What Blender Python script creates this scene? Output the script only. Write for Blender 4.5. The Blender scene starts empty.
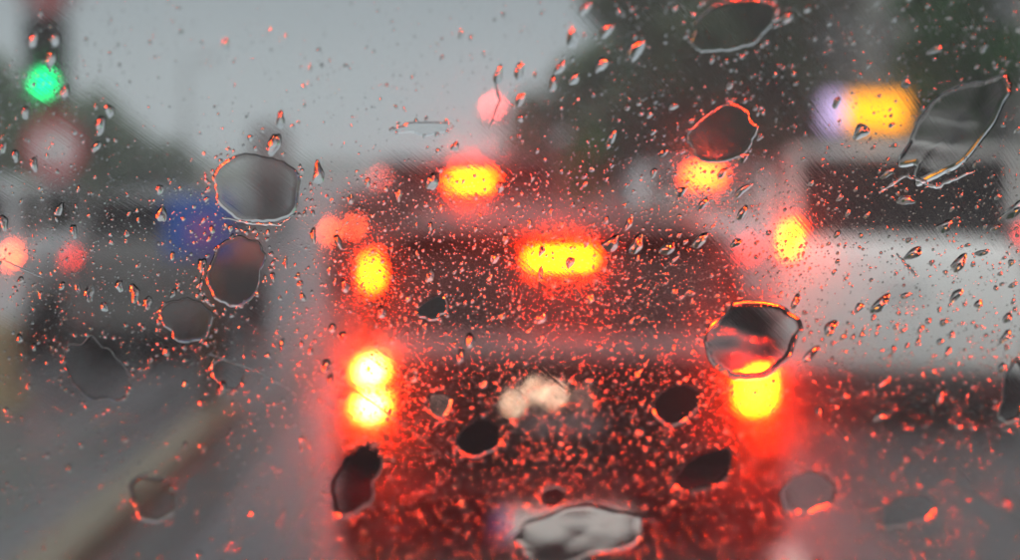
import bpy, bmesh, math, random
import numpy as np
from mathutils import Vector, Matrix
rnd = random.Random(7)
R = math.radians
C = bpy.context.scene.collection
S = bpy.context.scene

# ------------------------------------------------------------------ camera, light, exposure
HC = 1.85                      # eye height in a tall vehicle
F = 1417.0                     # focal length in photo pixels (50 mm on 36 mm)
PITCH = R(5.1)
D0 = 0.30                      # distance to the windscreen where it is sharp
cd = bpy.data.cameras.new('camera'); cam = bpy.data.objects.new('camera', cd); C.objects.link(cam)
cam.location = (0, 0, HC); cam.rotation_euler = (R(90) - PITCH, 0, 0)
cd.lens = 50; cd.sensor_width = 36; cd.clip_start = 0.01; cd.clip_end = 3000
cd.dof.use_dof = True; cd.dof.focus_distance = D0 * 1.0; cd.dof.aperture_fstop = 8.4
S.camera = cam

SUN_EL, SUN_AZ = R(48), R(155)
W = bpy.data.worlds.new('World'); S.world = W; W.use_nodes = True
nt = W.node_tree; nt.nodes.clear()
sky = nt.nodes.new('ShaderNodeTexSky'); sky.sky_type = 'NISHITA'; sky.sun_disc = False
sky.sun_elevation = SUN_EL; sky.sun_rotation = SUN_AZ; sky.air_density = 1.0; sky.dust_density = 6.0; sky.ozone_density = 1.0
hsv = nt.nodes.new('ShaderNodeHueSaturation'); hsv.inputs['Saturation'].default_value = 0.22
ovc = nt.nodes.new('ShaderNodeMix'); ovc.data_type = 'RGBA'; ovc.inputs['Factor'].default_value = 0.8
tc = nt.nodes.new('ShaderNodeTexCoord'); sep = nt.nodes.new('ShaderNodeSeparateXYZ')
rmp = nt.nodes.new('ShaderNodeValToRGB')
rmp.color_ramp.elements[0].position = 0.0; rmp.color_ramp.elements[0].color = (4.9, 5.4, 5.5, 1)
rmp.color_ramp.elements[1].position = 1.0; rmp.color_ramp.elements[1].color = (12, 12.8, 13.2, 1)
e = rmp.color_ramp.elements.new(0.115); e.color = (2.55, 3.1, 3.35, 1)
e = rmp.color_ramp.elements.new(0.03); e.color = (4.3, 4.9, 5.05, 1)
nz = nt.nodes.new('ShaderNodeTexNoise'); nz.inputs['Scale'].default_value = 2.0; nz.inputs['Detail'].default_value = 3
mulc = nt.nodes.new('ShaderNodeMix'); mulc.data_type = 'RGBA'; mulc.blend_type = 'MULTIPLY'; mulc.inputs['Factor'].default_value = 0.25
bg = nt.nodes.new('ShaderNodeBackground'); bg.inputs['Strength'].default_value = 0.15
wo = nt.nodes.new('ShaderNodeOutputWorld')
L = nt.links.new
L(tc.outputs['Generated'], sep.inputs[0]); L(sep.outputs['Z'], rmp.inputs['Fac']); L(tc.outputs['Generated'], nz.inputs['Vector'])
L(sky.outputs[0], hsv.inputs['Color']); L(hsv.outputs[0], ovc.inputs['A']); L(rmp.outputs[0], ovc.inputs['B'])
L(ovc.outputs['Result'], mulc.inputs['A']); L(nz.outputs['Fac'], mulc.inputs['B']); L(mulc.outputs['Result'], bg.inputs['Color']); L(bg.outputs[0], wo.inputs['Surface'])
sl = bpy.data.lights.new('sun', 'SUN'); sl.energy = 1.0; sl.angle = R(30); sl.color = (1, 0.97, 0.93)
so = bpy.data.objects.new('sun', sl); C.objects.link(so)
sd = Vector((math.sin(SUN_AZ) * math.cos(SUN_EL), math.cos(SUN_AZ) * math.cos(SUN_EL), math.sin(SUN_EL)))
so.rotation_euler = sd.to_track_quat('Z', 'Y').to_euler()
S.view_settings.view_transform = 'Standard'; S.view_settings.look = 'None'; S.view_settings.exposure = -0.1; S.view_settings.gamma = 1.0
S.cycles.use_denoising = True
try: S.cycles.denoiser = 'OPENIMAGEDENOISE'
except Exception: pass
S.cycles.max_bounces = 14; S.cycles.transmission_bounces = 12; S.cycles.transparent_max_bounces = 12; S.cycles.volume_bounces = 1
S.cycles.caustics_refractive = True; S.cycles.caustics_reflective = False
S.cycles.sample_clamp_indirect = 0.0; S.cycles.use_adaptive_sampling = False

# ------------------------------------------------------------------ helpers
cp, sp_ = math.cos(PITCH), math.sin(PITCH)
def ray(px, py):               # direction of a photo pixel in the world
    x, y = (px - 510) / F, -(py - 280) / F
    return Vector((x, cp + y * sp_, -sp_ + y * cp))
def at(px, py, Y):             # world point that a photo pixel shows at distance Y
    d = ray(px, py); t = Y / d.y
    return Vector((d.x * t, Y, HC + d.z * t))

def mat(name, col, rough=0.6, metal=0.0, coat=0.0, noise=None, emit=None, strength=0.0, spec=0.5, bump=0.0, bscale=40):
    m = bpy.data.materials.new(name); m.use_nodes = True
    n = m.node_tree; p = n.nodes['Principled BSDF']
    p.inputs['Base Color'].default_value = (*col, 1); p.inputs['Roughness'].default_value = rough
    p.inputs['Metallic'].default_value = metal; p.inputs['Coat Weight'].default_value = coat
    p.inputs['Coat Roughness'].default_value = 0.04; p.inputs['Specular IOR Level'].default_value = spec
    if noise:
        amt, sc = noise
        t = n.nodes.new('ShaderNodeTexCoord'); q = n.nodes.new('ShaderNodeTexNoise'); q.inputs['Scale'].default_value = sc; q.inputs['Detail'].default_value = 6
        r = n.nodes.new('ShaderNodeValToRGB')
        r.color_ramp.elements[0].position = 0.3; r.color_ramp.elements[1].position = 0.7
        r.color_ramp.elements[0].color = (*[c * (1 - amt) for c in col], 1); r.color_ramp.elements[1].color = (*[min(1, c * (1 + amt)) for c in col], 1)
        n.links.new(t.outputs['Object'], q.inputs['Vector']); n.links.new(q.outputs['Fac'], r.inputs['Fac']); n.links.new(r.outputs[0], p.inputs['Base Color'])
    if bump:
        t = n.nodes.new('ShaderNodeTexCoord'); q = n.nodes.new('ShaderNodeTexNoise'); q.inputs['Scale'].default_value = bscale
        b = n.nodes.new('ShaderNodeBump'); b.inputs['Strength'].default_value = bump; b.inputs['Distance'].default_value = 0.02
        n.links.new(t.outputs['Object'], q.inputs['Vector']); n.links.new(q.outputs['Fac'], b.inputs['Height']); n.links.new(b.outputs[0], p.inputs['Normal'])
    if emit:
        p.inputs['Emission Color'].default_value = (*emit, 1); p.inputs['Emission Strength'].default_value = strength
    return m

def obj(name, bm, m, parent=None, smooth=False):
    me = bpy.data.meshes.new(name); bm.to_mesh(me); bm.free()
    if smooth:
        for p in me.polygons: p.use_smooth = True
    me.materials.append(m)
    o = bpy.data.objects.new(name, me); C.objects.link(o)
    if parent: o.parent = parent
    return o
def tag(o, label=None, cat=None, group=None, kind=None):
    if label: o['label'] = label
    if cat: o['category'] = cat
    if group: o['group'] = group
    if kind: o['kind'] = kind
    return o
def thing(name, label, cat, loc=(0, 0, 0), rz=0, group=None):
    o = bpy.data.objects.new(name, None); C.objects.link(o)
    o.location = loc; o.rotation_euler = (0, 0, rz)
    return tag(o, label, cat, group)
def BM(): return bmesh.new()
def box(bm, x0, x1, y0, y1, z0, z1, bev=0.0):
    r = bmesh.ops.create_cube(bm, size=1)
    bmesh.ops.scale(bm, vec=(x1 - x0, y1 - y0, z1 - z0), verts=r['verts'])
    bmesh.ops.translate(bm, vec=((x0 + x1) / 2, (y0 + y1) / 2, (z0 + z1) / 2), verts=r['verts'])
    if bev:
        es = {e for v in r['verts'] for e in v.link_edges}
        bmesh.ops.bevel(bm, geom=list(es), offset=bev, segments=2, affect='EDGES', profile=0.6)
    return bm
def cyl(bm, a, b, r0, r1=None, seg=12):
    a, b = Vector(a), Vector(b); r1 = r0 if r1 is None else r1
    d = (b - a); q = d.to_track_quat('Z', 'Y').to_matrix().to_4x4()
    M = Matrix.Translation((a + b) / 2) @ q
    bmesh.ops.create_cone(bm, cap_ends=True, segments=seg, radius1=r0, radius2=r1, depth=d.length, matrix=M)
    return bm
def tube(bm, pts, radii, seg=6):
    prev = None
    for i, p in enumerate(pts):
        d = (pts[min(i + 1, len(pts) - 1)] - pts[max(i - 1, 0)]).normalized()
        q = d.to_track_quat('Z', 'Y')
        ring = [bm.verts.new(p + q @ Vector((math.cos(2 * math.pi * k / seg) * radii[i], math.sin(2 * math.pi * k / seg) * radii[i], 0))) for k in range(seg)]
        if prev:
            for k in range(seg): bm.faces.new((prev[k], prev[(k + 1) % seg], ring[(k + 1) % seg], ring[k]))
        prev = ring
def slab(bm, quad, t):         # a plate through four corners with thickness t
    q = [Vector(v) for v in quad]; n = (q[1] - q[0]).cross(q[3] - q[0]).normalized() * t
    v = [bm.verts.new(p) for p in q] + [bm.verts.new(p - n) for p in q]
    for f in ((0, 1, 2, 3), (7, 6, 5, 4), (0, 4, 5, 1), (1, 5, 6, 2), (2, 6, 7, 3), (3, 7, 4, 0)): bm.faces.new([v[i] for i in f])
    return bm
def loft(bm, rings, cap=True):
    vs = [[bm.verts.new(p) for p in r] for r in rings]; n = len(vs[0])
    for a, b in zip(vs, vs[1:]):
        for k in range(n): bm.faces.new((a[k], a[(k + 1) % n], b[(k + 1) % n], b[k]))
    if cap: bm.faces.new(vs[0][::-1]); bm.faces.new(vs[-1])
    bmesh.ops.recalc_face_normals(bm, faces=bm.faces)
    return bm

# ------------------------------------------------------------------ materials
def wet_asphalt():
    m = mat('wet_asphalt', (0.05, 0.05, 0.052), 0.3)
    n = m.node_tree; p = n.nodes['Principled BSDF']
    t = n.nodes.new('ShaderNodeTexCoord')
    a = n.nodes.new('ShaderNodeTexNoise'); a.inputs['Scale'].default_value = 0.8; a.inputs['Detail'].default_value = 5
    mp = n.nodes.new('ShaderNodeMapping'); mp.inputs['Scale'].default_value = (1.8, 0.25, 1)
    r = n.nodes.new('ShaderNodeMapRange'); r.inputs['From Min'].default_value = 0.35; r.inputs['From Max'].default_value = 0.65
    r.inputs['To Min'].default_value = 0.16; r.inputs['To Max'].default_value = 0.45
    n.links.new(t.outputs['Object'], mp.inputs[0]); n.links.new(mp.outputs[0], a.inputs['Vector']); n.links.new(a.outputs['Fac'], r.inputs['Value']); n.links.new(r.outputs[0], p.inputs['Roughness'])
    cr = n.nodes.new('ShaderNodeValToRGB'); cr.color_ramp.elements[0].position = .3; cr.color_ramp.elements[1].position = .7
    cr.color_ramp.elements[0].color = (0.055, 0.055, 0.058, 1); cr.color_ramp.elements[1].color = (0.10, 0.10, 0.105, 1)
    n.links.new(a.outputs['Fac'], cr.inputs['Fac']); n.links.new(cr.outputs[0], p.inputs['Base Color'])
    g = n.nodes.new('ShaderNodeTexNoise'); g.inputs['Scale'].default_value = 90; b = n.nodes.new('ShaderNodeBump'); b.inputs['Strength'].default_value = 0.35; b.inputs['Distance'].default_value = 0.01
    n.links.new(t.outputs['Object'], g.inputs['Vector']); n.links.new(g.outputs['Fac'], b.inputs['Height']); n.links.new(b.outputs[0], p.inputs['Normal'])
    return m
M_ASPH = wet_asphalt()
M_KERB = mat('sandstone_kerb', (0.14, 0.12, 0.08), 0.45, noise=(0.25, 8), bump=0.3)
M_PAVE = mat('wet_paving', (0.16, 0.155, 0.15), 0.35, noise=(0.2, 3), bump=0.3)
M_LINE = mat('worn_road_paint', (0.6, 0.6, 0.58), 0.4, noise=(0.3, 20))
M_RUB = mat('black_rubber', (0.02, 0.02, 0.02), 0.55)
M_DARKP = mat('black_plastic', (0.018, 0.017, 0.018), 0.4, noise=(0.2, 30))
M_CHROME = mat('chrome', (0.7, 0.7, 0.7), 0.12, metal=1)
M_RIM = mat('alloy', (0.4, 0.4, 0.41), 0.3, metal=1)
M_SEAT = mat('seat_fabric', (0.03, 0.03, 0.032), 0.9, noise=(0.3, 60))
M_STEEL = mat('galvanised_steel', (0.22, 0.22, 0.22), 0.5, metal=0.3, noise=(0.2, 10))
M_REDPOST = mat('dull_red_painted_post', (0.36, 0.03, 0.03), 0.5, noise=(0.25, 10))
M_PLATE = mat('white_plate', (0.82, 0.78, 0.72), 0.35, noise=(0.06, 30))
M_BLUE = mat('blue_sign_face', (0.035, 0.10, 0.36), 0.35, noise=(0.12, 6))
M_MAUVE = mat('mauve_sign_face', (0.3, 0.1, 0.3), 0.35, noise=(0.2, 6))
M_SIGNW = mat('white_sign_face', (0.62, 0.64, 0.64), 0.35, noise=(0.05, 9))
M_SIGNR = mat('red_sign_face', (0.5, 0.03, 0.04), 0.35, noise=(0.1, 9))
M_STONE = mat('grey_render_wall', (0.4, 0.38, 0.34), 0.8, noise=(0.2, 1.5), bump=0.3)
M_TAN = mat('tan_concrete', (0.26, 0.22, 0.13), 0.7, noise=(0.2, 6), bump=0.3)
M_BARK = mat('wet_bark', (0.07, 0.055, 0.045), 0.7, noise=(0.4, 12), bump=0.6)
def leafmat(name, col):
    m = mat(name, col, 0.55, noise=(0.45, 0.9)); p = m.node_tree.nodes['Principled BSDF']; n = m.node_tree       # thin leaves let part of the light through
    tr = n.nodes.new('ShaderNodeBsdfTranslucent'); tr.inputs[0].default_value = (col[0] * 1.6, col[1] * 2.0, col[2] * 1.2, 1)
    mx = n.nodes.new('ShaderNodeMixShader'); mx.inputs[0].default_value = .5
    n.links.new(p.outputs[0], mx.inputs[1]); n.links.new(tr.outputs[0], mx.inputs[2]); n.links.new(mx.outputs[0], n.nodes['Material Output'].inputs[0])
    return m
M_LEAF = [leafmat('leaf_grey_green', (0.10, 0.13, 0.085)), leafmat('leaf_dark', (0.105, 0.12, 0.085)), leafmat('leaf_bright', (0.06, 0.15, 0.055)), leafmat('leaf_brown', (0.12, 0.095, 0.06))]
def paint(name, col, metal=0.3): return mat(name, col, 0.32, metal=metal, coat=0.0 if sum(col) < .3 else .3, noise=(0.08, 25), spec=0.12 if sum(col) < .3 else .35)
def emitter(name, col, s):
    m = bpy.data.materials.new(name); m.use_nodes = True; n = m.node_tree; p = n.nodes['Principled BSDF']
    p.inputs['Base Color'].default_value = (*[min(0.6, c * 0.4) for c in col], 1); p.inputs['Roughness'].default_value = 0.15
    p.inputs['Emission Color'].default_value = (*col, 1); p.inputs['Emission Strength'].default_value = s
    return m
def carglass():
    m = bpy.data.materials.new('tinted_car_glass'); m.use_nodes = True; n = m.node_tree; n.nodes.clear()
    t = n.nodes.new('ShaderNodeBsdfTransparent'); t.inputs[0].default_value = (0.2, 0.21, 0.215, 1)
    g = n.nodes.new('ShaderNodeBsdfGlossy'); g.inputs['Roughness'].default_value = 0.05
    f = n.nodes.new('ShaderNodeFresnel'); f.inputs['IOR'].default_value = 1.5
    x = n.nodes.new('ShaderNodeMixShader'); o = n.nodes.new('ShaderNodeOutputMaterial')
    n.links.new(f.outputs[0], x.inputs[0]); n.links.new(t.outputs[0], x.inputs[1]); n.links.new(g.outputs[0], x.inputs[2]); n.links.new(x.outputs[0], o.inputs[0])
    return m
M_CGLASS = carglass()
M_REDLENS = mat('unlit_red_lens', (0.22, 0.008, 0.01), 0.12, coat=0.5)
RED = (1.0, 0.021, 0.001)
DEEP = (1.0, 0.05, 0.02)

# ------------------------------------------------------------------ setting
def sheet(name, x0, x1, y0, y1, z, m, nx=1, ny=1):
    bm = BM(); bmesh.ops.create_grid(bm, x_segments=nx, y_segments=ny, size=0.5)
    bmesh.ops.scale(bm, vec=(x1 - x0, y1 - y0, 1), verts=bm.verts); bmesh.ops.translate(bm, vec=((x0 + x1) / 2, (y0 + y1) / 2, z), verts=bm.verts)
    return tag(obj(name, bm, m), kind='structure')
M_EARTH = mat('wet_earth', (0.07, 0.075, 0.05), 0.8, noise=(0.4, 0.4))
sheet('ground', -900, 900, -200, 1600, -0.004, M_EARTH)
sheet('road', -8.6, 5.2, -30, 260, 0.0, M_ASPH)
bm = BM(); box(bm, 5.35, 9.9, -30, 200, -0.1, 0.12); tag(obj('pavement', bm, M_PAVE), kind='structure')
bm = BM(); box(bm, -14, -8.75, -30, 200, -0.1, 0.12); tag(obj('pavement', bm, M_PAVE), kind='structure')
for xx in (5.275, -8.675):
    k = thing('kerb', 'grey kerb edging the pavement beside the building' if xx > 0 else 'grey kerb edging the far pavement by the trees', 'kerb', (xx, 0, 0))
    me0 = None
    for i in range(60):
        if me0 is None:
            bm = BM(); box(bm, -0.073, 0.073, 0.006, 0.994, -0.1, 0.13, 0.012); o = obj('kerb_stone', bm, M_PAVE, k); me0 = o.data
        else:
            o = bpy.data.objects.new('kerb_stone', me0); C.objects.link(o); o.parent = k
        o.location = (0, 5 + i, 0)
bm = BM()
for i in range(14): box(bm, 1.22, 1.34, 4 + i * 6.0, 7 + i * 6.0, 0.0, 0.004)
tag(obj('road_marking', bm, M_LINE), kind='structure')

# raised kerb strip of the lane divider, with its stones
isl = thing('lane_divider', 'long sandy stone kerb strip raised between the lanes, the blue sign standing on it', 'lane divider', (-2.03, 0, 0))
me0 = None
for i in range(15):
    if me0 is None:
        bm = BM(); box(bm, -0.12, 0.12, 0.006, 0.594, -0.05, 0.11, 0.02); o = obj('kerb_stone', bm, M_KERB, isl); me0 = o.data
    else:
        o = bpy.data.objects.new('kerb_stone', me0); C.objects.link(o); o.parent = isl
    o.location = (rnd.uniform(-.004, .004), 1.0 + i * 0.6, rnd.uniform(-.003, .003))
# dark gutter strip beside it
bm = BM(); box(bm, -1.88, -1.52, 0.8, 60, -0.02, 0.006); tag(obj('gutter', bm, mat('dark_gutter', (0.028, 0.026, 0.024), 0.35)), kind='structure')

# ------------------------------------------------------------------ vehicles
def ring(w, z0, z1, y, tuck=0.9):
    h = z1 - z0; P = [(0.0, 0), (0.72, 0), (0.90, .04), (0.97, .18), (1.0, .45), (0.99, .70), (0.955, .9), (0.90, .975), (0.80, 1.0), (0.4, 1.012), (0, 1.015)]
    r = [Vector((w * a, y, z0 + h * b)) for a, b in P]
    l = [Vector((-v.x, v.y, v.z)) for v in r[1:-1]][::-1]
    return r + l
def lens(bm, c, r, y=-.0, seg=20):
    bmesh.ops.create_cone(bm, cap_ends=True, segments=seg, radius1=r, radius2=r * .8, depth=.03, matrix=Matrix.Translation(c) @ Matrix.Rotation(R(90), 4, 'X'))
def make_car(name, label, cat, X, Y, W=1.8, Ln=4.3, H=1.6, belt=1.05, body=None, roof_w=0.70, lip=0.06, rake=0.28, hood=1.0, lamps=(), high=None, plate_z=0.45, plate=True, rz=0, extra=(), unlit=None, bumper_m=None, group=None, window_in=0.0, bumper_z=(0.3, 0.58), ledge_sheen=None):
    t = thing(name, label, cat, (X, Y, 0), rz, group)
    w = W / 2; z0 = 0.24
    st = [(0.0, .90, .04, .05), (0.03, .955, .01, .01), (0.12, .99, 0, 0), (0.6, 1, 0, 0), (Ln * .5, 1.0, 0, 0), (Ln - hood - .15, .99, 0, -.02), (Ln - hood + .1, .985, 0, .08), (Ln - .35, .94, 0, .2), (Ln - .08, .84, .05, .3), (Ln, .75, .12, .42)]
    rings = [ring(w * s, z0 + a, belt - b, y) for y, s, a, b in st]
    obj('body', loft(BM(), rings), body, t, True)
    # greenhouse
    yr, yf = lip + .10, Ln - hood
    tr, tf = yr + rake, yf - 0.75
    bw, rw = w * .86, w * roof_w
    zt = H - .07
    bl = lambda s, y: Vector((s * bw, y, belt - .012)); tp = lambda s, y: Vector((s * rw, y, zt))
    # roof
    rr = []
    for f, dz in ((0, -.0), (.08, .02), (.3, .05), (.6, .062), (.9, .05), (1, .0)):
        y = tr - .05 + (tf - tr + .1) * f
        sec = [Vector((a * rw * 1.04, y, zt - .02 + dz * (1 - a * a * .55) + (.018 if abs(a) < 1 else 0))) for a in (-1, -.85, -.5, 0, .5, .85, 1)]
        sec += [Vector((a * rw * 1.0, y, zt - .035)) for a in (.9, 0, -.9)]
        rr.append(sec)
    obj('roof', loft(BM(), rr), body, t, True)
    # pillars
    for s in (-1, 1):
        for a, b, th in ((yr, tr, .055), (yf, tf, .035), (Ln * .52, Ln * .5, .04), (yr + .75, tr + .62, .035)):
            bm = BM(); p, q = bl(s, a), tp(s, b)
            loft(bm, [[p + Vector((i * .028, j * th, 0)) for i, j in ((-1, -1), (1, -1), (1, 1), (-1, 1))], [q + Vector((i * .022, j * th, 0)) for i, j in ((-1, -1), (1, -1), (1, 1), (-1, 1))]])
            obj('pillar', bm, body, t)
        q = [bl(s, yr + .06), bl(s, yf - .05), tp(s, tf - .03), tp(s, tr + .05)]
        obj('side_window', slab(BM(), q, .004), M_CGLASS, t)
        bm = BM(); box(bm, s * (w + .02) - .09, s * (w + .02) + .09, yf - .28, yf - .2, belt + .02, belt + .16, .03); obj('door_mirror', bm, body, t)
        for k in (0, 1):
            bm = BM(); box(bm, s * w - .012, s * w + .012, 1.15 + k * 1.1, 1.33 + k * 1.1, belt - .2, belt - .17, .008); obj('door_handle', bm, body, t)
    i_ = .05
    rwn = obj('rear_window', slab(BM(), [bl(-1, yr) + Vector((i_, 0, .02)), bl(1, yr) + Vector((-i_, 0, .02)), tp(1, tr) + Vector((-i_, 0, -.02)), tp(-1, tr) + Vector((i_, 0, -.02))], .004), M_CGLASS, t)
    bm = BM(); mid = (bl(0, yr) + tp(0, tr)) / 2
    slab(bm, [bl(-1, yr) * 1 + Vector((i_ * .2, -.012, .012)), bl(1, yr) + Vector((-i_ * .2, -.012, .012)), bl(1, yr) + Vector((-i_ * .2, -.012, .0)) + Vector((0, .03, .06)), bl(-1, yr) + Vector((i_ * .2, .018, .06))], .01)
    obj('window_seal', bm, M_RUB, rwn)
    bm = BM(); cyl(bm, bl(0, yr) + Vector((0, -.03, .03)), bl(.45, yr) + Vector((0, -.02, .09)), .008); obj('wiper', bm, M_RUB, rwn)
    obj('windscreen', slab(BM(), [bl(1, yf), bl(-1, yf), tp(-1, tf), tp(1, tf)], .004), M_CGLASS, t)
    # spoiler lip
    bm = BM(); box(bm, -rw * .96, rw * .96, tr - .16, tr + .04, zt - .012, zt + .022, .012); obj('spoiler', bm, body, t)
    # interior
    for sx in (-.38, .38):
        for yy in (1.15, 2.05):
            bm = BM(); box(bm, sx - .23, sx + .23, yy, yy + .12, .5, belt + .02, .05); se = obj('seat', bm, M_SEAT, t)
            bm = BM(); box(bm, sx - .12, sx + .12, yy + .01, yy + .1, belt + .05, belt + .24, .04); obj('headrest', bm, M_SEAT, se)
    # rear details
    bmz = bumper_m or body
    bm = BM(); box(bm, -w * .96, w * .96, -.07, .16, bumper_z[0], bumper_z[1], .04); bu = obj('bumper', bm, bmz, t, False)
    for s in (-1, 1):
        bm = BM(); box(bm, s * w * .7 - .07, s * w * .7 + .07, -.078, -.066, bumper_z[0] + .07, bumper_z[0] + .11, .003); obj('reflector', bm, M_REDLENS, bu)
    bm = BM(); box(bm, -w * .8, w * .8, -.06, .3, .16, bumper_z[0] - .003, .02); obj('underside_valance', bm, M_DARKP, t)
    bm = BM(); cyl(bm, (-w * .55, -.05, .2), (-w * .55, .3, .22), .03); obj('exhaust', bm, M_CHROME, t)
    if plate:
        pl = BM(); box(pl, -.26, .26, -.092, -.074, plate_z - .057, plate_z + .057, .004); pp = obj('number_plate', pl, M_PLATE, t)
        bm = BM(); box(bm, -.258, -.215, -.098, -.0925, plate_z - .053, plate_z + .053); obj('country_band', bm, M_BLUE, pp)
    if ledge_sheen:
        bm = BM(); box(bm, -w * .80, w * .80, -.035, .03, belt - .06, belt + .012, .015); obj('ledge_sheen_strip', bm, ledge_sheen, t)  # grey strip put in for the sky reflected along the wet ledge
    bm = BM(); box(bm, -.16, .16, -.03, -.004 + .03, belt - .34, belt - .31, .01); obj('tailgate_handle', bm, M_CHROME, t)
    bm = BM(); box(bm, -w * .78, w * .78, -.012, .02, bumper_z[1] + .012, bumper_z[1] + .024); obj('tailgate_gap', bm, M_RUB, t)
    lit = []
    for (dx, z, lw, lh, m) in lamps:
        sgn = 1 if dx > 0 else -1
        bm = BM(); box(bm, dx - lw / 2 - .035, dx + lw / 2 + .035, -.02, .12, z - lh / 2 - .04, z + lh / 2 + .04, .02)
        ho = obj('tail_lamp', bm, unlit or M_REDLENS, t)
        bm = BM(); box(bm, dx - lw / 2, dx + lw / 2, -.034, -.0205, z - lh / 2, z + lh / 2, min(lw, lh) * .3); obj('lamp_lens', bm, m, ho)
        if m is E_BRIGHT:
            bm = BM(); lens(bm, Vector((dx, -.052, z)), .024, seg=12); obj('bulb', bm, E_BULB, ho)
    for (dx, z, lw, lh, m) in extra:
        bm = BM(); box(bm, dx - lw / 2 - .01, dx + lw / 2 + .01, -.035, .05, z - lh / 2 - .01, z + lh / 2 + .01, .008); ho = obj('lamp_or_glint_housing', bm, M_CHROME, t)
        bm = BM(); box(bm, dx - lw / 2, dx + lw / 2, -.046, -.0355, z - lh / 2, z + lh / 2, min(lw, lh) * .3); obj('lamp_or_glint_lens', bm, m, ho)  # serves the fog lamp and the glowing stand-ins for glints
    if high:
        dx, z, lw, lh, m = high
        yy = tr - .165
        zz = min(z, zt)
        if z < zt - .02: yy = yr + (tr - yr) * (z - belt) / (zt - belt) - .06
        bm = BM(); box(bm, dx - lw / 2 - .015, dx + lw / 2 + .015, yy, yy + .05, z - lh / 2 - .008, z + lh / 2 + .008, .006); ho = obj('high_brake_lamp', bm, M_DARKP, t)
        bm = BM(); box(bm, dx - lw / 2, dx + lw / 2, yy - .01, yy - .0005, z - lh / 2, z + lh / 2, lh * .25); obj('lamp_lens', bm, m, ho)
    for s in (-1, 1):
        for yy in (.75, Ln - .85):
            wh = bpy.data.objects.new('wheel', None); C.objects.link(wh); wh.parent = t
            bm = BM(); sec = []
            for k in range(24):
                a = 2 * math.pi * k / 24; sec.append((math.cos(a), math.sin(a)))
            prof = [(.20, -.1), (.29, -.105), (.325, -.09), (.335, -.05), (.335, .05), (.325, .09), (.29, .105), (.20, .1)]
            rings_ = [[Vector((s * (w - .11) + x, yy + r * c, .335 + r * d)) for r, x in prof] for c, d in sec]
            loft(bm, rings_ + [rings_[0]], cap=False); bmesh.ops.remove_doubles(bm, verts=bm.verts, dist=1e-5); obj('tyre', bm, M_RUB, wh, True)
            bm = BM(); cyl(bm, (s * (w - .02), yy, .335), (s * (w - .13), yy, .335), .2, seg=20); obj('rim', bm, M_RIM, wh)
    return t

E_BULB = emitter('bulb_glow', (1.0, .45, .10), 75)
E_BRIGHT = emitter('bright_brake_lamp', RED, 520)
E_BRIGHT2 = emitter('brake_lamp_glow', (1.0, 0.023, 0.0003), 430)
E_HIGH = emitter('high_brake_lamp_glow', (1.0, 0.026, 0.0003), 430)
E_HIGHB = emitter('high_brake_lamp_orange', (1.0, 0.04, 0.002), 80)
E_MID = emitter('tail_lamp_glow', (1.0, 0.032, 0.0005), 250)
E_FOG = emitter('fog_lamp_glow', (1.0, 0.03, 0.02), 13)
E_FAR = emitter('far_lamp_glow', (1.0, 0.1, 0.03), 55)
E_DIM = emitter('dim_lamp_glow', (1.0, 0.07, 0.06), 9)
E_GLINT = emitter('warm_white_glint', (1.0, 0.74, 0.5), 20)
E_GLINT_DIM = emitter('warm_white_glint_dim', (1.0, 0.7, 0.55), 4)

P_BLACK = paint('black_paint', (0.009, 0.009, 0.01), 0); P_DRED = paint('dark_red_paint', (0.045, 0.003, 0.004), 0); P_GREY = paint('dark_grey_paint', (0.035, 0.033, 0.036))
P_WHITE = paint('white_paint', (0.8, 0.8, 0.77), 0); P_SILVER = paint('silver_paint', (0.45, 0.46, 0.47), .3); P_PALE = paint('pale_grey_paint', (0.5, 0.52, 0.53), .1)

k1 = F / 258
make_car('family_car', 'black tall hatchback directly ahead with both tail lamps and its high brake lamp blazing', 'car',
         (563 - 510) / 258, k1, W=1.84, Ln=4.3, H=1.60, belt=1.12, body=P_BLACK, roof_w=.70, rake=.13,
         lamps=[(-.748, 1.010, .095, .055, E_BRIGHT), (-.748, .872, .105, .06, E_BRIGHT), (.752, .945, .10, .15, E_BRIGHT2)],
         high=(0.0, 1.43, .245, .026, E_HIGH), plate_z=.415, bumper_m=P_DRED, ledge_sheen=mat('grey_ledge_sheen', (.2, .2, .21), .3, noise=(.1, 30)), bumper_z=(.3, .56),
         extra=[(-.193, .885, .02, .02, E_GLINT), (-.108, .935, .02, .02, E_GLINT), (-.031, .916, .02, .02, E_GLINT), (.078, .905, .016, .016, E_GLINT_DIM), (-.488, .885, .012, .012, E_GLINT_DIM)])  # small emitters added in place of headlamp glints on the tailgate
k2 = 10.9
make_car('people_carrier', 'dark grey people carrier with an orange high brake lamp seen over the black car', 'car',
         (470 - 510) / 130, k2, W=1.78, Ln=4.4, H=1.84, belt=1.22, body=P_GREY, roof_w=.66, rake=.35,
         lamps=[(-.754, .945, .07, .19, E_MID), (.754, .93, .05, .17, E_MID)], high=(0, 1.635, .30, .035, E_HIGH))
kv = F / 150
make_car('white_van', 'white small van with a dark rear window, beside the black car', 'van',
         (905 - 510) / 150, kv, rz=R(-9), W=1.68, Ln=4.2, H=1.93, belt=1.27, body=P_WHITE, roof_w=.86, rake=.1, lip=.02,
         lamps=[(-.75, 1.275, .05, .17, E_MID), (.76, 1.33, .04, .06, E_DIM)], plate=False, bumper_m=M_DARKP, bumper_z=(.2, .40))
k3 = 15.0
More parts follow.
